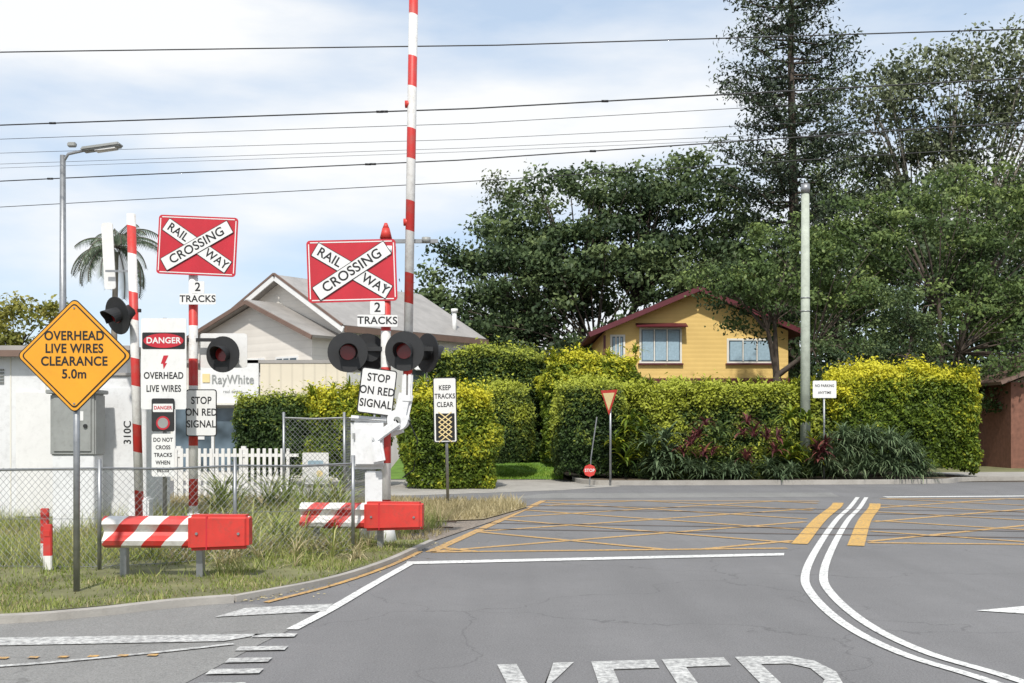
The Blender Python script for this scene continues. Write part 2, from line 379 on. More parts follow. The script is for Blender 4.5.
for pg,name in (([(-1.05,14.15),(3.65,14.6),(6.7,24.0),(.7,24.2)],'box_hatching'),([(4.95,15.3),(13.5,14.4),(16.5,24.8),(8.3,24.8)],'box_hatching')):
    n=len(pg)
    for i in range(n):
        if not (name and ((pg[0][0]<0 and i==1) or (pg[0][0]>0 and i==3))): ribbon('box_border',[pg[i],pg[(i+1)%n]],.14,.0065,M['py'],mk)
    for d in (Vector((.8,.6)),Vector((-.72,.69))):
        nn=Vector((-d.y,d.x)); c=sum((Vector(q) for q in pg),Vector((0,0)))/n
        for k in range(-6,7):
            r=clipline(c+nn*k*1.9,d,pg)
            if r: ribbon(name,[r[0],r[1]],.13,.0055 if d.x>0 else .0075,M['py'],mk)
ribbon('edge_line',[(-1.2,12.9),(-1.33,11.9),(-1.44,11),(-1.59,9.7),(-1.74,8.7)],.10,.0095,M['pw'],mk)
for X0,X1,Y in ((-1.98,-1.66,8.35),(-1.98,-1.63,7.85),(-1.95,-1.66,7.45),(-1.98,-1.64,7.1),(-1.95,-1.66,6.7)):
    poly('give_way_dash',[(X0,Y),(X1,Y+.03),(X1,Y+.17),(X0,Y+.15)],.012,M['pw2'],mk)
poly('lane_bar',[(-2.5,9.25),(-1.62,9.55),(-1.62,9.95),(-2.35,9.72)],.012,M['pw2'],mk)
poly('lane_bar',[(-4.6,7.95),(-2.15,8.2),(-1.9,8.5),(-4.6,8.28)],.012,M['pw2'],mk)
ribbon('lane_line',[(-4.5,7.1),(-3.4,7.35),(-2.6,7.75),(-2.05,8.1)],.06,.0125,M['pw2'],mk)
for i in range(7): poly('tactile_dot',[(-3.75+i*.2,7.55+i*.02),(-3.68+i*.2,7.55+i*.02),(-3.68+i*.2,7.61+i*.02),(-3.75+i*.2,7.61+i*.02)],.0135,M['py'],mk)
ribbon('kerb_line',[(-2.25,10.05),(-1.8,11.2),(-1.42,12.7),(-1.18,14.2)],.07,.009,M['py'],mk)
poly('lane_arrow',[(4.05,9.6),(4.6,9.85),(4.55,9.68),(6.5,9.7),(6.5,9.52),(4.55,9.5),(4.6,9.35)],.008,M['pw'],mk)
y1=7.75; y0=5.3; s=.13
def pl(pts): poly('keep_lettering',[(a,b+(a-2.2)*.15) for a,b in pts],.008,M['pw2'],mk)
def boxl(x0,x1,a,b): pl([(x0,a),(x1,a),(x1,b),(x0,b)])
x=-.10
pl([(x,y1),(x+.13,y1),(x+.25,6.75),(x+.25,y0),(x+.12,y0),(x+.12,6.75)])
pl([(x+.38,y1),(x+.52,y1),(x+.27,6.9),(x+.25,6.6)]); pl([(x+.27,6.85),(x+.33,6.9),(x+.55,y0),(x+.42,y0)])
for x in (.54,1.03):
    pl([(x,y0),(x+s,y0),(x+s,y1-.0),(x,y1)]); boxl(x+s,x+.44,y1-.26,y1); boxl(x+s,x+.4,6.45,6.7); boxl(x+s,x+.44,y0,y0+.25)
x=1.55
pl([(x,y0),(x+s,y0),(x+s,y1),(x,y1)])
pl([(x+s,y1),(x+.38,y1-.02),(x+.52,y1-.2),(x+.57,y1-.55),(x+.5,y1-.95),(x+.36,y1-1.2),(x+s,y1-1.22),(x+s,y1-1.0),(x+.33,y1-.98),(x+.43,y1-.75),(x+.43,y1-.42),(x+.33,y1-.26),(x+s,y1-.25)])
for Yc in (17.3,21.6):
    tr=group('railway_track',(0,0,0))
    for off in (-.535,.535):
        xe=-1.0+(Yc-17)*.2
        P=[(x,Yc+off-.177*(x-3)) for x in (-60,xe)]
        ribbon('rail',P,.07,.0,M['rust'],tr,h=.03)
        P=[(x,Yc+off-.177*(x-3)) for x in (xe,30)]
        ribbon('rail_in_road',P,.07,.0108,M['rust'],tr)
blades('verge_grass',verge,100000,.055,.042,.012,L['grass'],clump=.75,bias=-.05)
blades('dry_verge_grass',verge,22000,.055,.05,.012,L['drygrass'],clump=1.0,bias=-.1)
blades('verge_weeds',[(-8,11.6),(-3,11.4),(-2.1,12.8),(-1.7,14.9),(-8,15.4)],10000,.055,.18,.014,L['grass'],bias=.15,clump=.9)
blades('verge_weeds',[(-9,16),(-1.6,15.4),(-1.0,18),(-9,18)],9000,.03,.3,.016,L['grass'],bias=.2,clump=.6)
bs=[(rng.uniform(-4.2,-1.8),rng.uniform(11.9,15),.06) for i in range(42)]
straps('weed_tufts',bs,14,.42,.014,L['drygrass'],1.05)
bs=[(rng.uniform(-4.3,-2.0),rng.uniform(13,16.5),.06) for i in range(44)]
straps('weed_tufts',bs,18,.75,.02,L['grass'],1.1,bias=.1)
bs=[(rng.uniform(-5.2,-2.8),rng.uniform(18,20),.06) for i in range(26)]
straps('weed_tufts',bs,22,1.2,.03,L['grass'],1.15)
n=500; t=rng.uniform(0,1,n); kx=-2.5+1.4*t+rng.exponential(.12,n); ky=10.1+5.2*t**1.05
C=np.stack([kx,ky,np.full(n,.012)],1)
a=rng.uniform(0,6.28,n); uu=np.stack([np.cos(a),np.sin(a),0*a+.1],1)*.02*rng.uniform(.5,1.3,(n,1)); ww=np.stack([-np.sin(a),np.cos(a),0*a+.15],1)*.009
fastmesh('fallen_leaves',np.stack([C-uu,C-ww,C+uu,C+ww+[0,0,.004]],1).reshape(-1,3),4,rng.random(n),L['drygrass'])
# ---------------------------------------------------------------- fences
def chainlink(name,pts,h,z0=.06,pitch=.075,r=.0022,postr=.022,posts=None,toprail=True):
    g=group(name,(pts[0][0],pts[0][1],z0)); o=Vector((pts[0][0],pts[0][1],z0)); paths=[]
    for (a,b) in zip(pts[:-1],pts[1:]):
        a=Vector((*a,z0));b=Vector((*b,z0)); D=(b-a); Ln=D.length; D.normalize()
        k=-h
        while k<Ln:
            for sgn in (1,-1):
                s0,s1=(k,k+h*.95); t0=max(0,(0-s0)/(s1-s0)); t1=min(1,(Ln-s0)/(s1-s0))
                if t1>t0:
                    zz=lambda t:(t if sgn>0 else 1-t)*h
                    p0=a+D*(s0+(s1-s0)*t0)+Vector((0,0,zz(t0))); p1=a+D*(s0+(s1-s0)*t1)+Vector((0,0,zz(t1)))
                    pm_=(p0+p1)/2+Vector((0,random.uniform(-.01,.01),0))
                    paths.append(([p0,pm_,p1],[r]*3))
            k+=pitch
        for hh in (.03,h*.5,h-.02): paths.append(([a+Vector((0,-.005,hh)),(a+b)/2+Vector((0,-.005,hh-.015)),b+Vector((0,-.005,hh))],[.003]*3))
        if toprail: paths.append(([a+Vector((0,0,h)),(a+b)/2+Vector((0,0,h-.02)),b+Vector((0,0,h))],[.012]*3))
    tubes('mesh_wire',paths,M['galv'],g,4,o)
    for q in (posts or pts):
        cyl(g,'post',postr,h+.1,(q[0]-o.x,q[1]-o.y,(h+.1)/2),M['galv'],seg=10)
    return g
chainlink('chain_link_fence',[(-9,12.6),(-6.9,12.3),(-4.5,12.0),(-3.25,12.9),(-1.98,13.7)],1.1)
chainlink('chain_link_fence',[(-4.15,20),(-3.05,20),(-3.0,24)],1.75,.04,.09,.003,.025)
def picket(name,x0,x1,Y,h):
    g=group(name,(x0,Y,0)); n=int((x1-x0)/.13)
    for i in range(n): box(g,'picket',(.07,.02,h),(i*.13,0,h/2+.05),M['sheetwhite'],bev=.004)
    for z in (.25,h-.15): box(g,'rail',(x1-x0,.03,.07),((x1-x0)/2,.03,z+.05),M['sheetwhite'])
    for i in range(0,n,11): box(g,'post',(.1,.1,h+.1),(i*.13+.05,.09,h/2+.05),M['sheetwhite'])
picket('picket_fence',-7.4,-4.7,24.2,1.1)
# ---------------------------------------------------------------- signs
def rxsign(g,x,z,yo=-.09,rz=0,tilt=0,h=.84):
    s=group('crossing_board',(x,yo,z)); s.parent=g; s.rotation_euler=(0,-tilt,rz)
    plate(s,'red_board',1.2,h,(0,0,0),M['red'],.05,.012)
    for w,hh,xx,zz in ((1.1,.014,0,h/2-.03),(1.1,.014,0,-h/2+.03),(.014,h-.1,.57,0),(.014,h-.1,-.57,0)): box(s,'border',(w,.003,hh),(xx,-.0075,zz),M['sheetwhite'])
    th=R(32)
    for a,k in ((-th,0),(th,1)):
        y=-.011-k*.008
        plate(s,'plank_edge',1.16,.215,(0,y,0),M['black'],.01,.003,a)
        plate(s,'plank',1.14,.195,(0,y-.0035,0),M['sheetwhite'],.01,.003,a)
        if k: text(s,'CROSSING',.185,(0,y-.006,0),M['black'],a,.003,1.0)
        else:
            for tx,px in (('RAIL',-.35),('WAY',.36)):
                text(s,tx,.175,(px*math.cos(a),y-.006,px*math.sin(a)),M['black'],a,.003,.95)
    box(g,'board_bracket',(.5,.05,.05),(x*.5,yo+.04,z+.2),M['galv']); box(g,'board_bracket',(.5,.05,.05),(x*.5,yo+.04,z-.2),M['galv'])
def tracksplate(g,x,y,z,rz=0,num=True):
    s=group('tracks_plate',(x,y,z),rz); s.parent=g
    plate(s,'lower_plate',.54,.16,(0,0,-.09),M['sheetwhite'],.015,.006); text(s,'TRACKS',.14,(0,-.004,-.09),M['black'],0,.003)
    plate(s,'upper_plate',.2,.18,(0,.0,.085),M['sheetwhite'],.015,.006); text(s,'2',.18,(0,-.004,.085),M['black'],0,.003)
def stopsign(g,x,y,z,th=0,rz=0,w=.46,h=.62):
    s=group('stop_on_red_signal_plate',(x,y,z),rz); s.parent=g; s.rotation_euler=(0,-th,rz)
    plate(s,'border_plate',w,h,(0,0,0),M['black'],.04,.006); plate(s,'face',w-.03,h-.03,(0,-.005,0),M['sheetwhite'],.03,.004)
    for i,tx in enumerate(('STOP','ON RED','SIGNAL')):
        text(s,tx,.15,(0,-.0085,.18-i*.175),M['black'],0,.003,.82)
def light(g,x,y,z,rz=0,tilt=0,r=.27,back=None):
    s=group('flashing_light',(x,y,z),rz); s.parent=g; s.rotation_euler=(tilt,0,rz)
    bm=bmesh.new(); bmesh.ops.create_cone(bm,cap_ends=True,segments=32,radius1=r,radius2=r,depth=.015)
    bmo('target_disc',bm,M['blackmetal'],s,(0,0,0),(R(90),0,0))
    cyl(s,'housing',.13,.22,(0,.11,0),M['blackmetal'],(R(90),0,0),.1)
    cyl(s,'lens',.105,.02,(0,-.02,0),M['lens'],(R(90),0,0))
    bm=bmesh.new(); rows=[]
    for i in range(17):
        a=R(-35+250*i/16); ln=.24-.11*(1-max(0,math.sin(a)))
        rows.append([bm.verts.new((.125*math.cos(a),-.01,.125*math.sin(a))),bm.verts.new((.13*math.cos(a),-.01-ln,.13*math.sin(a)-.02))])
    for i in range(16): bm.faces.new((rows[i][0],rows[i+1][0],rows[i+1][1],rows[i][1]))
    h=bmo('hood',bm,M['blackmetal'],s); so=h.modifiers.new('t','SOLIDIFY'); so.thickness=.006
    return s
ST=stripes('mast_stripes',(0,0,1),.9,.1,.45)
STB=stripes('boom_stripes',(.25,0,1),.98,.25,.42)
fm=group('crossing_signal_mast',(-1.72,15,.02))
Z=lambda y,Y=15.: 1.6+(428-y)*Y/1100-.02
pole(fm,'mast',.068,0,Z(237),ST)
cyl(fm,'mast_cap',.085,.14,(0,0,Z(237)+.05),M['redp'],r2=.05)
cyl(fm,'mast_finial',.05,.08,(0,0,Z(237)+.15),M['redp'],r2=.02)
cyl(fm,'mast_base',.16,.35,(0,0,.17),M['white'],r2=.09)
rxsign(fm,-.445,Z(272),-.11,R(4),R(2))
tracksplate(fm,-.1,-.12,Z(315),R(6))
box(fm,'light_crossarm',(1.25,.06,.06),(.02,-.02,Z(349)),M['blackmetal'])
light(fm,-.5,-.14,Z(353),R(12)); light(fm,.27,-.16,Z(352),R(-8))
light(fm,.55,.18,Z(352),R(130)); light(fm,-.28,.2,Z(352),R(200))
stopsign(fm,-.10,-.17,Z(392),R(-7),R(10),.48,.62)
box(fm,'top_arm',(.62,.05,.05),(.4,.02,Z(241)),M['galv']); cyl(fm,'bell',.09,.09,(.05,0.0,Z(250)),M['white'])
cyl(fm,'arm_lamp',.06,.07,(.55,0,Z(240)),M['grey'])
bg=group('boom_barrier',(-1.5,15.1,.02))
box(bg,'pedestal',(.28,.3,.75),(-.36,0,.62),M['white'],bev=.02)
box(bg,'pedestal_foot',(.42,.4,.25),(-.36,0,.13),M['galv'],bev=.01)
box(bg,'housing',(.50,.42,.68),(-.44,0,Z(444)),M['white'],bev=.05)
box(bg,'housing_door',(.36,.02,.5),(-.44,-.22,Z(446)),M['white'],bev=.008)
box(bg,'housing_hinge',(.03,.04,.08),(-.64,-.225,Z(436)),M['grey']); box(bg,'housing_hinge',(.03,.04,.08),(-.64,-.225,Z(458)),M['grey'])
box(bg,'housing_lid',(.54,.46,.07),(-.44,0,Z(419)),M['white'],(0,R(4),0),bev=.03)
cyl(bg,'pivot',.14,.40,(-.05,-.05,Z(420)),M['white'],(R(90),0,0)); cyl(bg,'pivot_nut',.045,.03,(-.05,-.265,Z(420)),M['grey'],(R(90),0,0))
box(bg,'pivot_bracket',(.46,.3,.26),(-.2,0,Z(428)),M['white'],(0,R(-20),0),bev=.05)
box(bg,'boom_root',(.2,.1,.52),(.02,-.18,Z(410)),M['white'],(0,R(12),0),bev=.04)
box(bg,'boom_clamp',(.14,.12,.4),(.08,-.18,Z(388)),M['white'],(0,R(3),0),bev=.02)
box(bg,'counterweight_arm',(.42,.06,.12),(-.2,-.27,Z(431)),M['white'],(0,R(-36),0),bev=.02)
box(bg,'counterweight',(.16,.1,.3),(-.30,-.31,Z(452)),M['white'],(0,R(-10),0),bev=.03)
tubes('cable',[([(0.1,-.2,Z(420)),(.22,-.2,Z(440)),(.16,-.1,Z(470)),(0,0,Z(478))],[.009]*4)],M['black'],bg)
cyl(bg,'boom',.062,6.9,(.135,-.18,Z(388)+3.35),STB,(0,R(.9),0))
for i in range(3): cyl(bg,'boom_lamp',.05,.08,(.07+.02*i,-.18,Z(238)+.2+i*1.6),M['redp'],(0,R(90),0))
lm=group('crossing_signal_mast',(-4.78,16.5,.02))
Zl=lambda y:1.6+(428-y)*16.5/1100-.02
pole(lm,'mast',.068,0,Zl(226),ST); cyl(lm,'mast_cap',.08,.1,(0,0,Zl(226)),M['redp'],r2=.04)
cyl(lm,'mast_base',.14,.3,(0,0,.15),M['white'],r2=.09)
rxsign(lm,.09,Zl(247),-.11,R(-3),R(-3),.88)
tracksplate(lm,.1,-.12,Zl(294),0)
box(lm,'light_crossarm',(1.0,.05,.05),(.0,-.02,Zl(340)),M['blackmetal'])
light(lm,.48,-.14,Zl(355),R(-14)); light(lm,-.5,.18,Zl(345),R(190))
plate(lm,'backing_plate',.72,.52,(.42,.12,Zl(350)),M['sheetwhite'],.05,.01)
stopsign(lm,.16,-.14,Zl(413),0,0,.46,.7)
bm2=group('boom_barrier',(-5.53,16.3,.02))
cyl(bm2,'boom',.065,4.6,(-.05,0,2.45),STB,(0,R(-1.6),0))
light(bm2,-.26,-.15,Zl(318)-.0,R(-36),R(14),.28)
box(bm2,'counterweight',(.3,.25,.4),(.0,.1,.35),M['white'],bev=.03); box(bm2,'light_bracket',(.3,.05,.05),(-.12,0,Zl(312)),M['blackmetal'])
plate(bm2,'side_board',.17,1.0,(-.52,.2,Zl(256)),M['sheetwhite'],.04,.02,R(3)); box(bm2,'side_board_bracket',(.5,.03,.03),(-.28,.1,Zl(272)),M['galv'])
db=group('overhead_wires_danger_sign',(-5.05,16.0,.02)); Zd=lambda y:1.6+(428-y)*16/1100-.02
pole(db,'post',.03,0,Zd(318),M['galv'])
plate(db,'board',.66,1.32,(0,-.05,Zd(364)),M['sheetwhite'],.03,.008)
bm=bmesh.new(); bmesh.ops.create_cone(bm,cap_ends=True,segments=32,radius1=.5,radius2=.5,depth=.004); bmesh.ops.scale(bm,vec=(.58,.21,1),verts=bm.verts)
plate(db,'danger_panel',.62,.24,(0,-.057,Zd(341)),M['black'],.02,.003)
bmo('danger_oval',bm,M['red'],db,(0,-.062,Zd(341)),(R(90),0,0)); text(db,'DANGER',.12,(0,-.0655,Zd(341)),M['sheetwhite'],0,.003)
text(db,'OVERHEAD',.135,(0,-.056,Zd(376)),M['black'],0,.003,.8); text(db,'LIVE WIRES',.135,(0,-.056,Zd(389)),M['black'],0,.003,.72)
pl2=[(0,0),(.05,.09),(.02,.09),(.07,.2),(.0,.2),(-.04,.08),(-.01,.08)]
bm=bmesh.new(); bm.faces.new([bm.verts.new((a,0,b)) for a,b in pl2]); bmo('lightning_symbol',bm,M['red'],db,(0,-.057,Zd(366)-.05))
plate(db,'danger_panel',.33,.48,(.0,-.08,Zd(415)),M['blackmetal'],.03,.006); plate(db,'danger_label',.29,.12,(.0,-.086,Zd(408)),M['sheetwhite'],.01,.003)
bmv=cyl(db,'prohibition_disc',.10,.004,(0,-.086,Zd(423)),M['red'],(R(90),0,0)); cyl(db,'prohibition_face',.075,.003,(0,-.0895,Zd(423)),M['grey'],(R(90),0,0))
text(db,'DANGER',.07,(0,-.089,Zd(408)),M['red'],0,.002,.9)
plate(db,'lower_panel',.33,.62,(.0,-.08,Zd(455)),M['sheetwhite'],.03,.006)
for i,tx in enumerate(('DO NOT','CROSS','TRACKS','WHEN','BELLS')): text(db,tx,.08,(0,-.085,Zd(455)+.22-i*.11),M['blackmetal'],0,.002,.85)
dm=group('overhead_clearance_sign',(-4.12,10.41,.05)); 
pole(dm,'post',.03,-.05,2.55,M['galv'])
plate(dm,'yellow_plate',.775,.775,(0,-.045,2.23),M['black'],.05,.006,R(45)); plate(dm,'yellow_face',.755,.755,(0,-.05,2.23),M['yellow'],.045,.004,R(45))
plate(dm,'inner_line',.71,.71,(0,-.0535,2.23),M['black'],.035,.003,R(45)); plate(dm,'inner_face',.685,.685,(0,-.0565,2.23),M['yellow'],.03,.003,R(45))
for tx,z,sx in (('OVERHEAD',.185,.88),('LIVE WIRES',.065,.88),('CLEARANCE',-.055,.9),('5.0m',-.175,.95)): text(dm,tx,.12,(0,-.0595,2.23+z),M['black'],0,.003,sx)
for z in (2.0,2.4): box(dm,'clamp',(.1,.05,.04),(0,-.02,z),M['galv'])
for z in (1.78,2.68): cyl(dm,'bolt',.009,.01,(0,-.06,z),M['galv'],(R(90),0,0))
kt=group('keep_tracks_clear_sign',(-1.3,22.3,.02)); Zk=lambda y:1.6+(428-y)*22.3/1100-.02
kt.rotation_euler=(0,R(-1),0)
pole(kt,'post',.03,0,Zk(380),M['galv']); plate(kt,'border_plate',.48,1.32,(-.02,-.05,Zk(410)),M['black'],.03,.006); plate(kt,'face',.44,1.28,(-.02,-.055,Zk(410)),M['sheetwhite'],.03,.004)
for i,tx in enumerate(('KEEP','TRACKS','CLEAR')): text(kt,tx,.14,(-.02,-.059,Zk(388)-i*.17),M['black'],0,.003,.78)
plate(kt,'hatch_panel',.38,.55,(-.02,-.0585,Zk(427)),M['black'],.01,.003)
for i in range(-2,3):
    for sgn in (1,-1): box(kt,'hatch_line',(.34,.002,.02),(-.02,-.062-(.003 if sgn>0 else 0),Zk(427)+i*.1),M['paleyellow'],(0,R(38*sgn),0))
gw=group('give_way_sign',(2.72,30.4,.1),R(-60)); pole(gw,'post',.03,0,2.5,M['galv'])
def tri(p,name,w,y,zc,mat):
    bm=bmesh.new(); h=w*.87; vs=[bm.verts.new(q) for q in ((-w/2,0,h/2),(w/2,0,h/2),(0,0,-h/2))]; f=bm.faces.new(vs)
    ex=bmesh.ops.extrude_face_region(bm,geom=[f]); bmesh.ops.translate(bm,vec=(0,.004,0),verts=[g for g in ex['geom'] if isinstance(g,bmesh.types.BMVert)])
    bmo(name,bm,mat,p,(0,y,zc))
tri(gw,'red_triangle',.8,-.05,2.2,M['redp']); tri(gw,'white_triangle',.56,-.058,2.225,M['paleyellow'])
sb=group('stop_bat_sign',(2.1,29.8,0)); cyl(sb,'disc',.17,.015,(0,-.05,.45),M['redp'],(R(90),0,0),seg=8); tubes('handle',[([(0,0,.05),(.04,0,.8),(.2,0,1.9)],[.018]*3)],M['galv'],sb); text(sb,'STOP',.12,(0,-.06,.45),M['sheetwhite'],0,.002,.9)
st=group('street_name_sign',(9.05,31.9,.1)); pole(st,'post',.03,0,2.85,M['galv']); plate(st,'board',.68,.5,(0,-.05,2.62),M['sheetwhite'],.03,.01)
for i,tx in enumerate(('NO PARKING','ANYTIME')): text(st,tx,.11,(0,-.057,2.72-i*.2),M['black'],0,.002,.8)
def guard(name,x,Y,L,zt,rz,split,ph):
    g=group(name,(x,Y,.0),rz)
    prof=[(0,.0),(-.07,.03),(-.09,.08),(-.04,.13),(-.02,.165),(-.04,.2),(-.09,.25),(-.07,.30),(0,.33)]
    bm=bmesh.new(); a=[bm.verts.new((0,y,z)) for y,z in prof]; b=[bm.verts.new((L,y,z)) for y,z in prof]
    for i in range(len(prof)-1): bm.faces.new((a[i],b[i],b[i+1],a[i+1]))
    o=bmo('striped_beam',bm,stripes('guard_stripes',(1,0,-.9),.42,ph,.5),g,(0,0,zt-.33)); m=o.modifiers.new('s','SOLIDIFY'); m.thickness=.008
    bm=bmesh.new(); bmesh.ops.create_cube(bm,size=1); bmesh.ops.scale(bm,vec=(L-split,.2,.37),verts=bm.verts)
    for v in bm.verts:
        if v.co.x>0: v.co.z*=.93; v.co.z+=.012
    bmesh.ops.bevel(bm,geom=bm.edges[:],offset=.035,segments=3,affect='EDGES')
    bmo('red_end_cover',bm,M['redp'],g,((L+split)/2,-.03,zt-.165))
    box(g,'cover_seam',(.012,.205,.34),(split+.2,-.03,zt-.165),M['red'])
    for k in (split+.1,L-.1): cyl(g,'cover_bolt',.014,.02,(k,-.135,zt-.17),M['galv'],(R(90),0,0))
    for k in (.18,L*.64): box(g,'post',(.07,.09,zt),(k,.07,zt/2-.02),M['galv'],bev=.005)
guard('guard_rail',-4.22,11.4,1.53,.69,R(-1.5),.9,.1)
guard('guard_rail',-2.72,14.2,1.6,.64,R(-6),.85,.3)
for X,Y,h in ((-5.35,12.6,.62),(-5.02,11.9,.5)):
    g=group('marker_post',(X,Y,.06)); box(g,'stake',(.09,.05,h),(0,0,h/2),ST,bev=.008); box(g,'reflector',(.06,.006,.06),(0,-.029,h-.1),M['redp'])
# ---------------------------------------------------------------- relay huts, cabinet
rh=group('relay_hut',(-8.0,17.6,.03)); 
box(rh,'walls',(3.7,2.2,2.75),(0,1.1,1.4),M['white'],bev=.01); box(rh,'roof',(3.95,2.5,.1),(0,1.1,2.83),M['roof'],bev=.01)
box(rh,'gutter',(3.95,.1,.1),(0,-.2,2.75),M['roofbrown']); box(rh,'base',(3.75,2.25,.14),(0,1.1,.06),M['concrete'])
for i in range(7): box(rh,'panel_seam',(.02,.008,2.6),(-1.7+i*.56,-.003,1.4),M['cream'])
box(rh,'door',(.85,.03,2.0),(.5,-.02,1.15),M['sheetwhite'],bev=.008); box(rh,'door_handle',(.03,.05,.16),(.85,-.05,1.1),M['blackmetal'])
for i in range(5): box(rh,'vent_louvre',(.45,.03,.02),(-.35,-.015,2.3+i*.05),M['grey'],(R(25),0,0))
ce=group('equipment_cabinet',(-6.55,16.4,.03)); 
box(ce,'body',(.68,.4,.92),(0,.2,1.62),M['grey'],bev=.02); box(ce,'door',(.56,.02,.8),(0,-.012,1.62),M['grey'],bev=.006); box(ce,'hood',(.76,.5,.06),(0,.18,2.11),M['grey'],bev=.01)
box(ce,'plinth',(.62,.36,1.16),(0,.2,.58),M['white'],bev=.01); cyl(ce,'lock',.03,.03,(.2,-.03,1.6),M['blackmetal'],(R(90),0,0)); plate(ce,'label',.14,.14,(.1,-.026,1.75),M['sheetwhite'],.01,.003)
c2=group('signal_cabinet',(-6.05,17.1,.03)); box(c2,'body',(.75,.5,2.35),(0,.2,1.2),M['white'],bev=.015); box(c2,'cap',(.82,.58,.05),(0,.2,2.4),M['roof'],bev=.01); box(c2,'door',(.62,.015,2.0),(0,-.058,1.2),M['white'],bev=.004)
text(c2,'310C',.16,(.1,-.07,1.5),M['blackmetal'],R(90),.002)
# ---------------------------------------------------------------- street lamp, pole, wires
sl=group('street_lamp',(-9.8,24,0)); pole(sl,'column',.09,0,7.55,M['galv'],r2=.06)
tubes('arm',[([(0,0,7.4),(.12,0,7.58),(.5,0,7.66)],[.04,.035,.03])],M['galv'],sl)
box(sl,'lamp_head',(.85,.3,.09),(.85,0,7.72),M['grey'],(0,R(-8),0),bev=.03); box(sl,'lamp_glass',(.45,.22,.03),(.95,0,7.67),M['sheetwhite'],(0,R(-8),0))
box(sl,'camera_box',(.18,.12,.1),(.2,0,7.78),M['grey'],bev=.02)
pp=group('timber_power_pole',(8.8,33.0,.1)); pole(pp,'pole',.155,0,8.55,M['timber'],r2=.115); cyl(pp,'cap',.14,.27,(0,0,8.68),M['galv'],r2=.13)
for z in (5.0,5.4): cyl(pp,'band',.143,.03,(0,0,z),M['galv'])
ow=group('overhead_wires'); paths=[]
for yl,yr,Yl,Yr,r,sag in ((52,29,26,24.6,.015,.1),(125,78,23,19.5,.014,.1),(139,92,23.6,20.2,.006,.12),(153,112,24,20,.005,.1),(181,122,26,21,.013,.12),(207,146,25,19.5,.008,.05),(164,124,27,22.5,.005,.05),(168,128,30,26,.005,.05)):
    a=Vector((-512/1100*Yl,Yl,1.6+(428-yl)*Yl/1100)); b=Vector((512/1100*Yr,Yr,1.6+(428-yr)*Yr/1100)); pts=[]
    for i in range(41):
        t=-1.2+i*.085; p=a.lerp(b,t); p.z-=sag*(1-abs(2*((t*1.0)%1)-1))*1.0; pts.append(p)
    paths.append((pts,[r]*len(pts)))
    if yl in (125,181):
        for t in (.06,.41,.415,.63):
            p=a.lerp(b,t); p.z-=sag*(1-abs(2*(t%1)-1)); cyl(ow,'wire_clamp',.024,.13,tuple(p),M['black'],(0,R(90),0),seg=8)
tubes('wire',paths,M['black'],ow,5)
tubes('service_wire',[([(8.8,33,8.2),(12.4,35.6,6.7),(16,38,5.8)],[.01]*3)],M['black'],ow,5)
# ---------------------------------------------------------------- buildings
def prism(p,name,pts,d,mat,loc=(0,0,0)):
    bm=bmesh.new(); f=bm.faces.new([bm.verts.new((x,0,z)) for x,z in pts]); ex=bmesh.ops.extrude_face_region(bm,geom=[f])
    bmesh.ops.translate(bm,vec=(0,d,0),verts=[g for g in ex['geom'] if isinstance(g,bmesh.types.BMVert)])
    return bmo(name,bm,mat,p,loc)
def slab(p,name,a,b,y0,y1,t,mat):
    d=Vector((b[0]-a[0],b[1]-a[1])).normalized(); n=Vector((-d.y,d.x))*t
    if n.y<0: n=-n
    return prism(p,name,[a,b,(b[0]+n.x,b[1]+n.y),(a[0]+n.x,a[1]+n.y)],y1-y0,mat,(0,y0,0))
def clad(name,c,period,axis,lo=.7):
    m,nt,b=newmat(name); v=objvec(nt)
    w=N(nt,'ShaderNodeTexWave',bands_direction=axis); w.inputs['Scale'].default_value=1/period*.314; nt.links.new(v,w.inputs[0])
    f=ramp(nt,noise(nt,v,.8,5),[(.3,0.),(.7,1.)]); o=mixc(nt,f,sc3(c,.9),sc3(c,1.05))
    o=mixc(nt,ramp(nt,w.outputs[1],[(0,.35),(.14,0.)]),o,sc3(c,lo))
    nt.links.new(o,b.inputs['Base Color']); bump(nt,b,w.outputs[1],.2,.015); b.inputs['Roughness'].default_value=.6
    return m
CL=clad('hall_weatherboard',(.70,.66,.60),.28,'Z',.8); CV=clad('hall_ribbed_sheet',(.74,.73,.70),.25,'Y',.8); CLY=clad('yellow_weatherboard',(.72,.50,.17),.2,'Z',.8)
hall=group('community_hall',(-12.9,45.5,0),math.atan2(-5.5,6.83))
W=8.75; D=7.2; e=5.35; rz=7.3; x0=1.0; rx=5.35
prism(hall,'walls',[(x0,0),(W,0),(W,e),(rx,rz),(x0,e)],D,CL)
box(hall,'side_cladding',(.03,D-.02,e-.05),(W+.02,D/2,e/2),CV)
slab(hall,'roof_side',(x0-.5,e-.22),(rx,rz+.02),-.45,D+.3,.12,M['roof']); slab(hall,'roof_side',(rx,rz+.02),(W+.35,e-.16),-.45,D+.3,.12,M['roof'])
slab(hall,'barge_board',(x0-.55,e-.4),(rx,rz-.1),-.5,-.455,.2,M['sheetwhite']); slab(hall,'barge_board',(rx,rz-.1),(W+.4,e-.32),-.5,-.455,.2,M['sheetwhite'])
slab(hall,'barge_trim',(x0-.55,e-.17),(rx,rz+.12),-.52,-.46,.08,M['roofbrown']); slab(hall,'barge_trim',(rx,rz+.12),(W+.4,e-.1),-.52,-.46,.08,M['roofbrown'])
box(hall,'gutter',(.14,D+.7,.22),(W+.42,D/2,e-.2),M['roofbrown'])
pa=5.1
prism(hall,'porch_walls',[(.2,0),(W-.4,0),(W-.4,4.95),(pa,6.25),(.2,4.75)],1.2,CL,(0,-1.2,0))
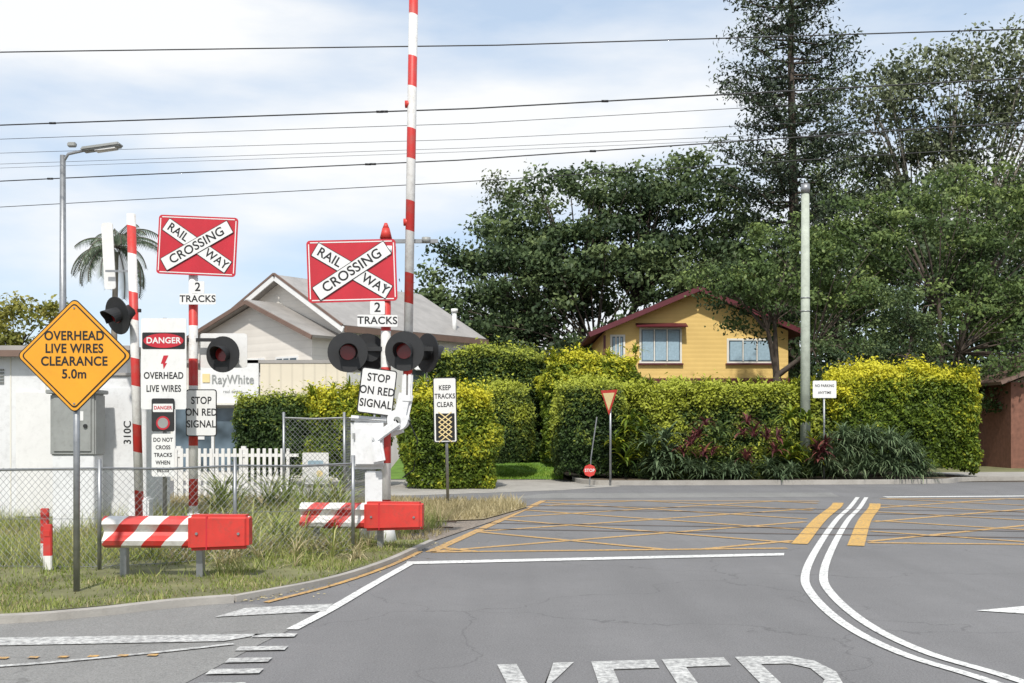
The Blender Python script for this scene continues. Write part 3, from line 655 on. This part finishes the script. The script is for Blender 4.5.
slab(hall,'porch_roof',(-.2,4.6),(pa,6.3),-1.6,-.0,.1,M['roof']); slab(hall,'porch_roof',(pa,6.3),(W,4.8),-1.6,-.0,.1,M['roof'])
slab(hall,'porch_barge',(-.25,4.52),(pa,6.22),-1.66,-1.605,.15,M['roofbrown']); slab(hall,'porch_barge',(pa,6.22),(W+.05,4.72),-1.66,-1.605,.15,M['roofbrown'])
for x in (5.1,7.0):
    box(hall,'window_frame',(1.25,.05,.62),(x,-1.22,3.9),M['sheetwhite']); box(hall,'window_glass',(1.1,.03,.48),(x,-1.245,3.9),M['glass'])
    for k in (-.18,.18): box(hall,'window_mullion',(.04,.02,.48),(x+k,-1.27,3.9),M['sheetwhite'])
for y in (1.2,3.8,6): box(hall,'side_window',(.03,.9,.5),(W+.05,y,3.6),M['glass']); 
for y in (1.2,3.8,6): box(hall,'side_awning',(.5,1.1,.04),(W+.28,y,3.95),M['sheetwhite'],(0,R(28),0))
cyl(hall,'vent_pipe',.09,1.0,(W-.2,D-1,e+.5),M['sheetwhite']); cyl(hall,'vent_cowl',.14,.14,(W-.2,D-1,e+1.05),M['sheetwhite'])
shop=group('estate_agency_shop',(-10.0,33.5,0))
box(shop,'walls',(5.6,5,2.9),(2.4,2.5,1.45),M['cream']); box(shop,'flat_roof',(5.8,5.6,.1),(2.4,2.4,3.6),M['roof'])
box(shop,'fascia_sign',(1.75,.1,1.4),(1.5,-.35,2.98),M['sheetwhite'],bev=.01)
box(shop,'sign_yellow_panel',(.22,.02,.26),(.8,-.415,3.1),M['paleyellow']); text(shop,'RayWhite',.38,(1.6,-.415,3.05),M['grey'],0,.006,.8); text(shop,'real estate',.13,(1.6,-.415,2.7),M['grey'])
FC=clad('fascia_sheet',(.70,.63,.50),.34,'X',.6); box(shop,'awning_fascia',(2.6,.08,1.0),(3.72,-.34,3.05),FC)
box(shop,'canopy_soffit',(4.6,1.1,.06),(2.6,.1,2.32),M['cream'])
for x in (.3,1.5,2.7,3.9): box(shop,'shopfront_glass',(1.08,.04,1.9),(x,-.02,1.25),M['glass']); 
for x in (-.27,.9,2.1,3.3,4.5): box(shop,'shopfront_mullion',(.08,.08,2.2),(x,-.03,1.15),M['sheetwhite'])
box(shop,'window_poster',(.4,.02,.5),(.45,-.055,1.5),M['sheetwhite'])
sb2=group('yard_sign',(-3.75,21,.03)); plate(sb2,'board',.5,.6,(0,0,.8),M['sheetwhite'],.02,.01); box(sb2,'leg',(.04,.03,.7),(-.2,.03,.35),M['timber']); box(sb2,'leg',(.04,.03,.7),(.2,.03,.35),M['timber']); plate(sb2,'emblem',.3,.1,(0,-.008,.9),M['curtain'],.04,.004); plate(sb2,'emblem',.12,.12,(.08,-.008,.7),M['paleyellow'],.05,.004)
yh=group('yellow_house',(3.9,50,0)); W=9.0; e=6.0; ap=7.85; D=9
prism(yh,'walls',[(.35,0),(W-.35,0),(W-.35,e+.02),(W/2,ap-.08),(.35,e+.02)],D,CLY)
slab(yh,'roof_side',(-.35,e-.17),(W/2,ap),-.7,D+.4,.1,M['maroonroof']); slab(yh,'roof_side',(W/2,ap),(W+.35,e-.17),-.7,D+.4,.1,M['maroonroof'])
slab(yh,'barge_board',(-.4,e-.32),(W/2,ap-.12),-.76,-.705,.22,M['maroon']); slab(yh,'barge_board',(W/2,ap-.12),(W+.4,e-.32),-.76,-.705,.22,M['maroon'])
box(yh,'belt_board',(W-.6,.06,.22),(W/2,-.04,3.75),M['maroon']); 
def win(p,x,z,w,h,y=-.03):
    box(p,'window_frame',(w+.18,.08,h+.18),(x,y,z),M['cream'],bev=.01); box(p,'window_glass',(w,.03,h),(x,y-.035,z),M['glass'])
    for k in (-w/6,w/6): box(p,'window_mullion',(.05,.03,h),(x+k,y-.06,z),M['cream'])
    for k in (-1,0,1): box(p,'curtain',(w/3-.1,.012,h-.12),(x+k*w/3,y-.053,z),M['curtain'])
    box(p,'window_sill',(w+.3,.14,.06),(x,y-.05,z-h/2-.12),M['maroon'])
win(yh,2.85,5.35,1.75,1.45); win(yh,6.9,5.1,1.9,.95)
box(yh,'window_hood',(2.3,.6,.05),(2.85,-.33,6.25),M['maroon'],(R(18),0,0))
win(yh,-.0+.9,5.2,.5,1.1)
for x in (1.0,3.4,5.8,8.0): box(yh,'batten_panel',(1.6,.05,2.6),(x,-.03,1.6),M['cream'])
box(yh,'downpipe',(.1,.1,5.7),(.3,-.08,2.95),M['maroon'])
bh=group('brown_house',(18.6,41,0)); prism(bh,'walls',[(0,0),(8,0),(8,3.3),(0,3.3)],6,M['brick']); slab(bh,'roof',(-.6,3.2),(4,5.0),-.6,6.6,.12,M['roofbrown']); slab(bh,'roof',(4,5.0),(8.6,3.2),-.6,6.6,.12,M['roofbrown']); box(bh,'garage_door',(2.6,.05,2.2),(1.9,-.04,1.15),M['brick']); prism(bh,'gable',[(0,3.3),(8,3.3),(4,4.95)],6,M['roofbrown'])
# ---------------------------------------------------------------- trees
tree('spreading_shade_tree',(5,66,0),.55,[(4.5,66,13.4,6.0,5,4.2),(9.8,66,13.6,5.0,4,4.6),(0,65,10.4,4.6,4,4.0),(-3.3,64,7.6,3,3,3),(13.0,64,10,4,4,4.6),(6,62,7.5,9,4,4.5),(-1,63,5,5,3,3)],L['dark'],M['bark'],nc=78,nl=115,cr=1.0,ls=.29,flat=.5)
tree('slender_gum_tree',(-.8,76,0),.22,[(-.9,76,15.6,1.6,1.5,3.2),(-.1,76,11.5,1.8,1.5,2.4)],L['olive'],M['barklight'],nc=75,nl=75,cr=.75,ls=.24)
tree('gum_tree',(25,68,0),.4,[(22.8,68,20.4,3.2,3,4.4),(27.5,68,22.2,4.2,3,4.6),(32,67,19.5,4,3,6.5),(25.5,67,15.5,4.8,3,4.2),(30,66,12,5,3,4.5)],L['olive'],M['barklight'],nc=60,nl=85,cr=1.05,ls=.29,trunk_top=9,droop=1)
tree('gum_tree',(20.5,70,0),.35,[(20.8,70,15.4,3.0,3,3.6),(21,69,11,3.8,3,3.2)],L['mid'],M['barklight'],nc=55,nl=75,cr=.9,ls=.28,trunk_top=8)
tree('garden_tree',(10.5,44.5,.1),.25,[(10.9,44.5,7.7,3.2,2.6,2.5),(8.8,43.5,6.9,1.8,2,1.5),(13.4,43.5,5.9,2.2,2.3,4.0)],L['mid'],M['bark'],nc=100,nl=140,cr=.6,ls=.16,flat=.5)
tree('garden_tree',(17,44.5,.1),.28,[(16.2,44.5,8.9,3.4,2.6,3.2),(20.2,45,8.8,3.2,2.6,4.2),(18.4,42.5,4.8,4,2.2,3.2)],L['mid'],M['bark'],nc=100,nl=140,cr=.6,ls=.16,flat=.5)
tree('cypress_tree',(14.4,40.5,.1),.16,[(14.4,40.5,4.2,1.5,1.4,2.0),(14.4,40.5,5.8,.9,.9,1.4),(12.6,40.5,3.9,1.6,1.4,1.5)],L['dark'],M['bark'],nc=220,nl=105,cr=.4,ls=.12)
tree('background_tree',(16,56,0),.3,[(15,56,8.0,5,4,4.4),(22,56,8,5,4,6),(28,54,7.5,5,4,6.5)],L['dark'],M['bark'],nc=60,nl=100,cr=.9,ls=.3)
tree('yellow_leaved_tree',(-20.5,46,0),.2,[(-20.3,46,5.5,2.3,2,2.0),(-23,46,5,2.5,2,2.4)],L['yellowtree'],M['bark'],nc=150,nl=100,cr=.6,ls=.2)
C=[];Vv=[]
for i in range(150):
    x=rng.uniform(-75,95); y=rng.uniform(95,120); zt=rng.uniform(4.5,8) if x<0 else rng.uniform(6,11)
    n=330; d=unit(rng.normal(size=(n,3)))*rng.uniform(.5,1,(n,1))**.5
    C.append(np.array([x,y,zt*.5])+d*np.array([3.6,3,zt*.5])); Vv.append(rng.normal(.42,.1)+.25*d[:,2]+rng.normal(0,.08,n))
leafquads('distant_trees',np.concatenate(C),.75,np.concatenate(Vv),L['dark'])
hp=group('hoop_pine_tree',(15.3,60,0)); H=30.; paths=[([(15.3,60,0),(15.4,60,12),(15.2,60,22),(15.3,60,H)],[.38,.28,.17,.05])]; C=[];Vv=[];O=[]
z=9.5
while z<H:
    f=(H-z)/(H-9.5); Lb=1.5+3.5*f**.6; k=rng.integers(6,9)
    for j in range(k):
        a=rng.uniform(0,6.28); l=Lb*rng.uniform(.4,1.15); dr=Vector((math.cos(a),math.sin(a),0)); b0=Vector((15.3,60,z+rng.uniform(-.25,.25)))
        m=b0+dr*l*.5+Vector((0,0,-.05*l)); e_=b0+dr*l+Vector((0,0,.18*l+rng.uniform(-.25,.4))); paths.append(([b0,m,e_],[.07,.045,.02]))
        for t_ in np.linspace(.4,1.02,max(2,int(l*1.4))):
            p=(b0.lerp(m,t_*2) if t_<.5 else m.lerp(e_,(t_-.5)*2)); n=int(50*(.5+t_))
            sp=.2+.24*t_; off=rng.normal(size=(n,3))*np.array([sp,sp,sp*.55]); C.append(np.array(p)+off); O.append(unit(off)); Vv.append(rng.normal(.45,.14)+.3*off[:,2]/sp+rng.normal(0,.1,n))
    z+=rng.uniform(.8,1.15)
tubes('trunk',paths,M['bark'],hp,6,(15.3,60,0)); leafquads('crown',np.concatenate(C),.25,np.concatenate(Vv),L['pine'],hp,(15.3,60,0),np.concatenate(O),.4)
pg=group('palm_tree',(-18,50,0)); tubes('trunk',[([(-18,50,0),(-18.1,50,5),(-18,50,9.6)],[.2,.15,.12])],M['barklight'],pg,8,(-18,50,0))
Q=[];vv=[];pp_=[]
for i in range(34):
    a=i*2.4; el=rng.uniform(-.5,1.3); l=rng.uniform(2.0,2.9); cur=np.array([-18,50,9.8]); e_=el; hd=np.array([math.cos(a),math.sin(a),0]); sd=np.array([-math.sin(a),math.cos(a),0]); pts=[Vector(cur)]
    for s_ in range(30):
        st_=hd*math.cos(e_)+np.array([0,0,math.sin(e_)]); nx=cur+st_*l/30; e_-=.058
        if s_>3:
            for sg in (1,-1):
                ll=.62*(1-(s_/30-.45)**2*2.2)*rng.uniform(.8,1.15); tip=cur+sd*sg*ll*.7+np.array([0,0,-ll*.6])+st_*ll*.3
                Q+= [cur,cur+(nx-cur)*.75,tip]; vv.append(rng.normal(.5,.22))
        cur=nx; pts.append(Vector(cur))
    pp_.append((pts,[.022]*len(pts)))
tubes('frond_stems',pp_,M['bark'],pg,4,(-18,50,0)); fastmesh('fronds',np.array(Q)-np.array([-18,50,0]),3,np.array(vv),L['palm'],pg)
# ---------------------------------------------------------------- hedges & garden
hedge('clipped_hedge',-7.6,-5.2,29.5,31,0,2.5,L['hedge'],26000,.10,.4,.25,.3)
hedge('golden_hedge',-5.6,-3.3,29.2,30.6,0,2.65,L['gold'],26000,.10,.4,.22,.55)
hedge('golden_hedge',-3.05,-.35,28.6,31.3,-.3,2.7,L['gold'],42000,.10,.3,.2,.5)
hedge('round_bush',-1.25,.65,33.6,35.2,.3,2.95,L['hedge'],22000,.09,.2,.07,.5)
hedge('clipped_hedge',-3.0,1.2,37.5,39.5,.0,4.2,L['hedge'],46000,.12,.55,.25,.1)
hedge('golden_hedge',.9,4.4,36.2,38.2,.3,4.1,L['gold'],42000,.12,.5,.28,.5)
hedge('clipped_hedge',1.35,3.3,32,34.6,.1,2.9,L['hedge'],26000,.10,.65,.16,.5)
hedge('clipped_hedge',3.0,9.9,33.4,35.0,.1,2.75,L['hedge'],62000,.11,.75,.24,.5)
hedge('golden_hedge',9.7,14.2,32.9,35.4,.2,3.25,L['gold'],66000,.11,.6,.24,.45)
for (xa,xb,y,zz,n) in ((3.3,9.6,34.1,2.75,34),(10,14,33.8,3.1,16),(1.2,4.2,37,4.0,10),(-5.4,-3.5,29.8,2.5,8),(-2.8,-.7,30,2.6,8)):
    bs=[(rng.uniform(xa,xb),y+rng.uniform(-.5,.5),zz+rng.uniform(-.15,.15)) for i in range(n)]
    straps('hedge_shoots',bs,26,.55,.05,L['gold'],1.15,bias=.1)
hedge('low_shrub',3.2,9,31.9,32.8,.1,.75,L['hedge'],22000,.1,.5,.15,.1)
def leafy(name,x,Y,h,n,l,mt,w=.10,h0=.2):
    bb=[(x+rng.uniform(-.45,.45),Y+rng.uniform(-.25,.25),rng.uniform(h0,1)*h) for i in range(n)]; straps(name,bb,18,l,w,mt,1.0,bias=-.05)
leafy('leafy_garden_plant',3.4,31.9,2.1,13,.75,L['gold']); leafy('leafy_garden_plant',4.2,31.7,1.3,13,.75,L['strap']); leafy('leafy_garden_plant',8.3,31.9,2.0,12,.7,L['gold']); leafy('leafy_garden_plant',6.3,31.9,1.6,8,.6,L['mid'],.07)
for x,n,h in ((5.0,3,1.4),(5.6,4,1.8),(6.7,4,1.9),(7.3,3,1.3),(8.9,4,1.5)):
    bb=[(x+rng.uniform(-.3,.3),31.5+rng.uniform(-.2,.2),rng.uniform(.6,h)) for i in range(n)]; straps('red_cordyline_plant',bb,18,.6,.075,L['red'],1.1)
for x,h in ((9.3,1.1),(9.9,1.35),(10.5,1.35),(11.1,1.25),(11.6,.9)):
    bb=[(x+rng.uniform(-.4,.4),31.95+rng.uniform(-.3,.35),rng.uniform(.15,h)) for i in range(16)]; straps('agapanthus_plant',bb,42,.75,.045,L['strap'],1.0)
for x in (4.3,5.3,6.4,7.6):
    bb=[(x+rng.uniform(-.4,.4),31.4+rng.uniform(-.15,.2),.15+rng.uniform(0,.35)) for i in range(8)]; straps('agapanthus_plant',bb,34,.6,.045,L['strap'],1.0,bias=-.12)
# ---------------------------------------------------------------- sky, sun, camera
w=bpy.data.worlds.new('World'); sc.world=w; w.use_nodes=True; nt=w.node_tree; bgd=nt.nodes['Background']
sky=N(nt,'ShaderNodeTexSky',sky_type='NISHITA'); sky.sun_disc=False; EL=R(50); RT=R(184); sky.sun_elevation=EL; sky.sun_rotation=RT; sky.air_density=1.0; sky.dust_density=.3; sky.ozone_density=2.5
tc=N(nt,'ShaderNodeTexCoord'); mp=N(nt,'ShaderNodeMapping'); mp.inputs['Scale'].default_value=(1.1,1.1,4.0); mp.inputs['Rotation'].default_value=(0,R(-10),R(20)); nt.links.new(tc.outputs['Generated'],mp.inputs[0])
sky_tint=mixc(nt,.62,sky.outputs[0],(4.3,5.35,6.6))   # clear sky colour mixed toward a pale blue tint
c1=noise(nt,mp.outputs[0],2.3,9,.5); c2_=ramp(nt,c1,[(.38,0.1),(.5,.55),(.6,1.)])
o=mixc(nt,c2_,sky_tint,(6.7,6.8,6.9)); nt.links.new(o,bgd.inputs[0]); bgd.inputs[1].default_value=.148
ld=bpy.data.lights.new('sun','SUN'); ld.energy=4.2; ld.angle=R(2); ld.color=(1,.955,.88); lo=bpy.data.objects.new('sun',ld); col.objects.link(lo)
dv=Vector((math.sin(RT)*math.cos(EL),math.cos(RT)*math.cos(EL),math.sin(EL))); lo.rotation_euler=dv.to_track_quat('Z','Y').to_euler(); lo.location=(10,-20,30)
cd=bpy.data.cameras.new('camera'); cam=bpy.data.objects.new('camera',cd); col.objects.link(cam); cam.location=(0,0,1.6); cam.rotation_euler=(R(90),0,0)
cd.sensor_width=36; cd.lens=1100/1024*36; cd.shift_y=86.5/1024; cd.clip_end=3000; cd.clip_start=.1; sc.camera=cam
sc.view_settings.view_transform='Standard'; sc.view_settings.look='None'; sc.view_settings.exposure=0
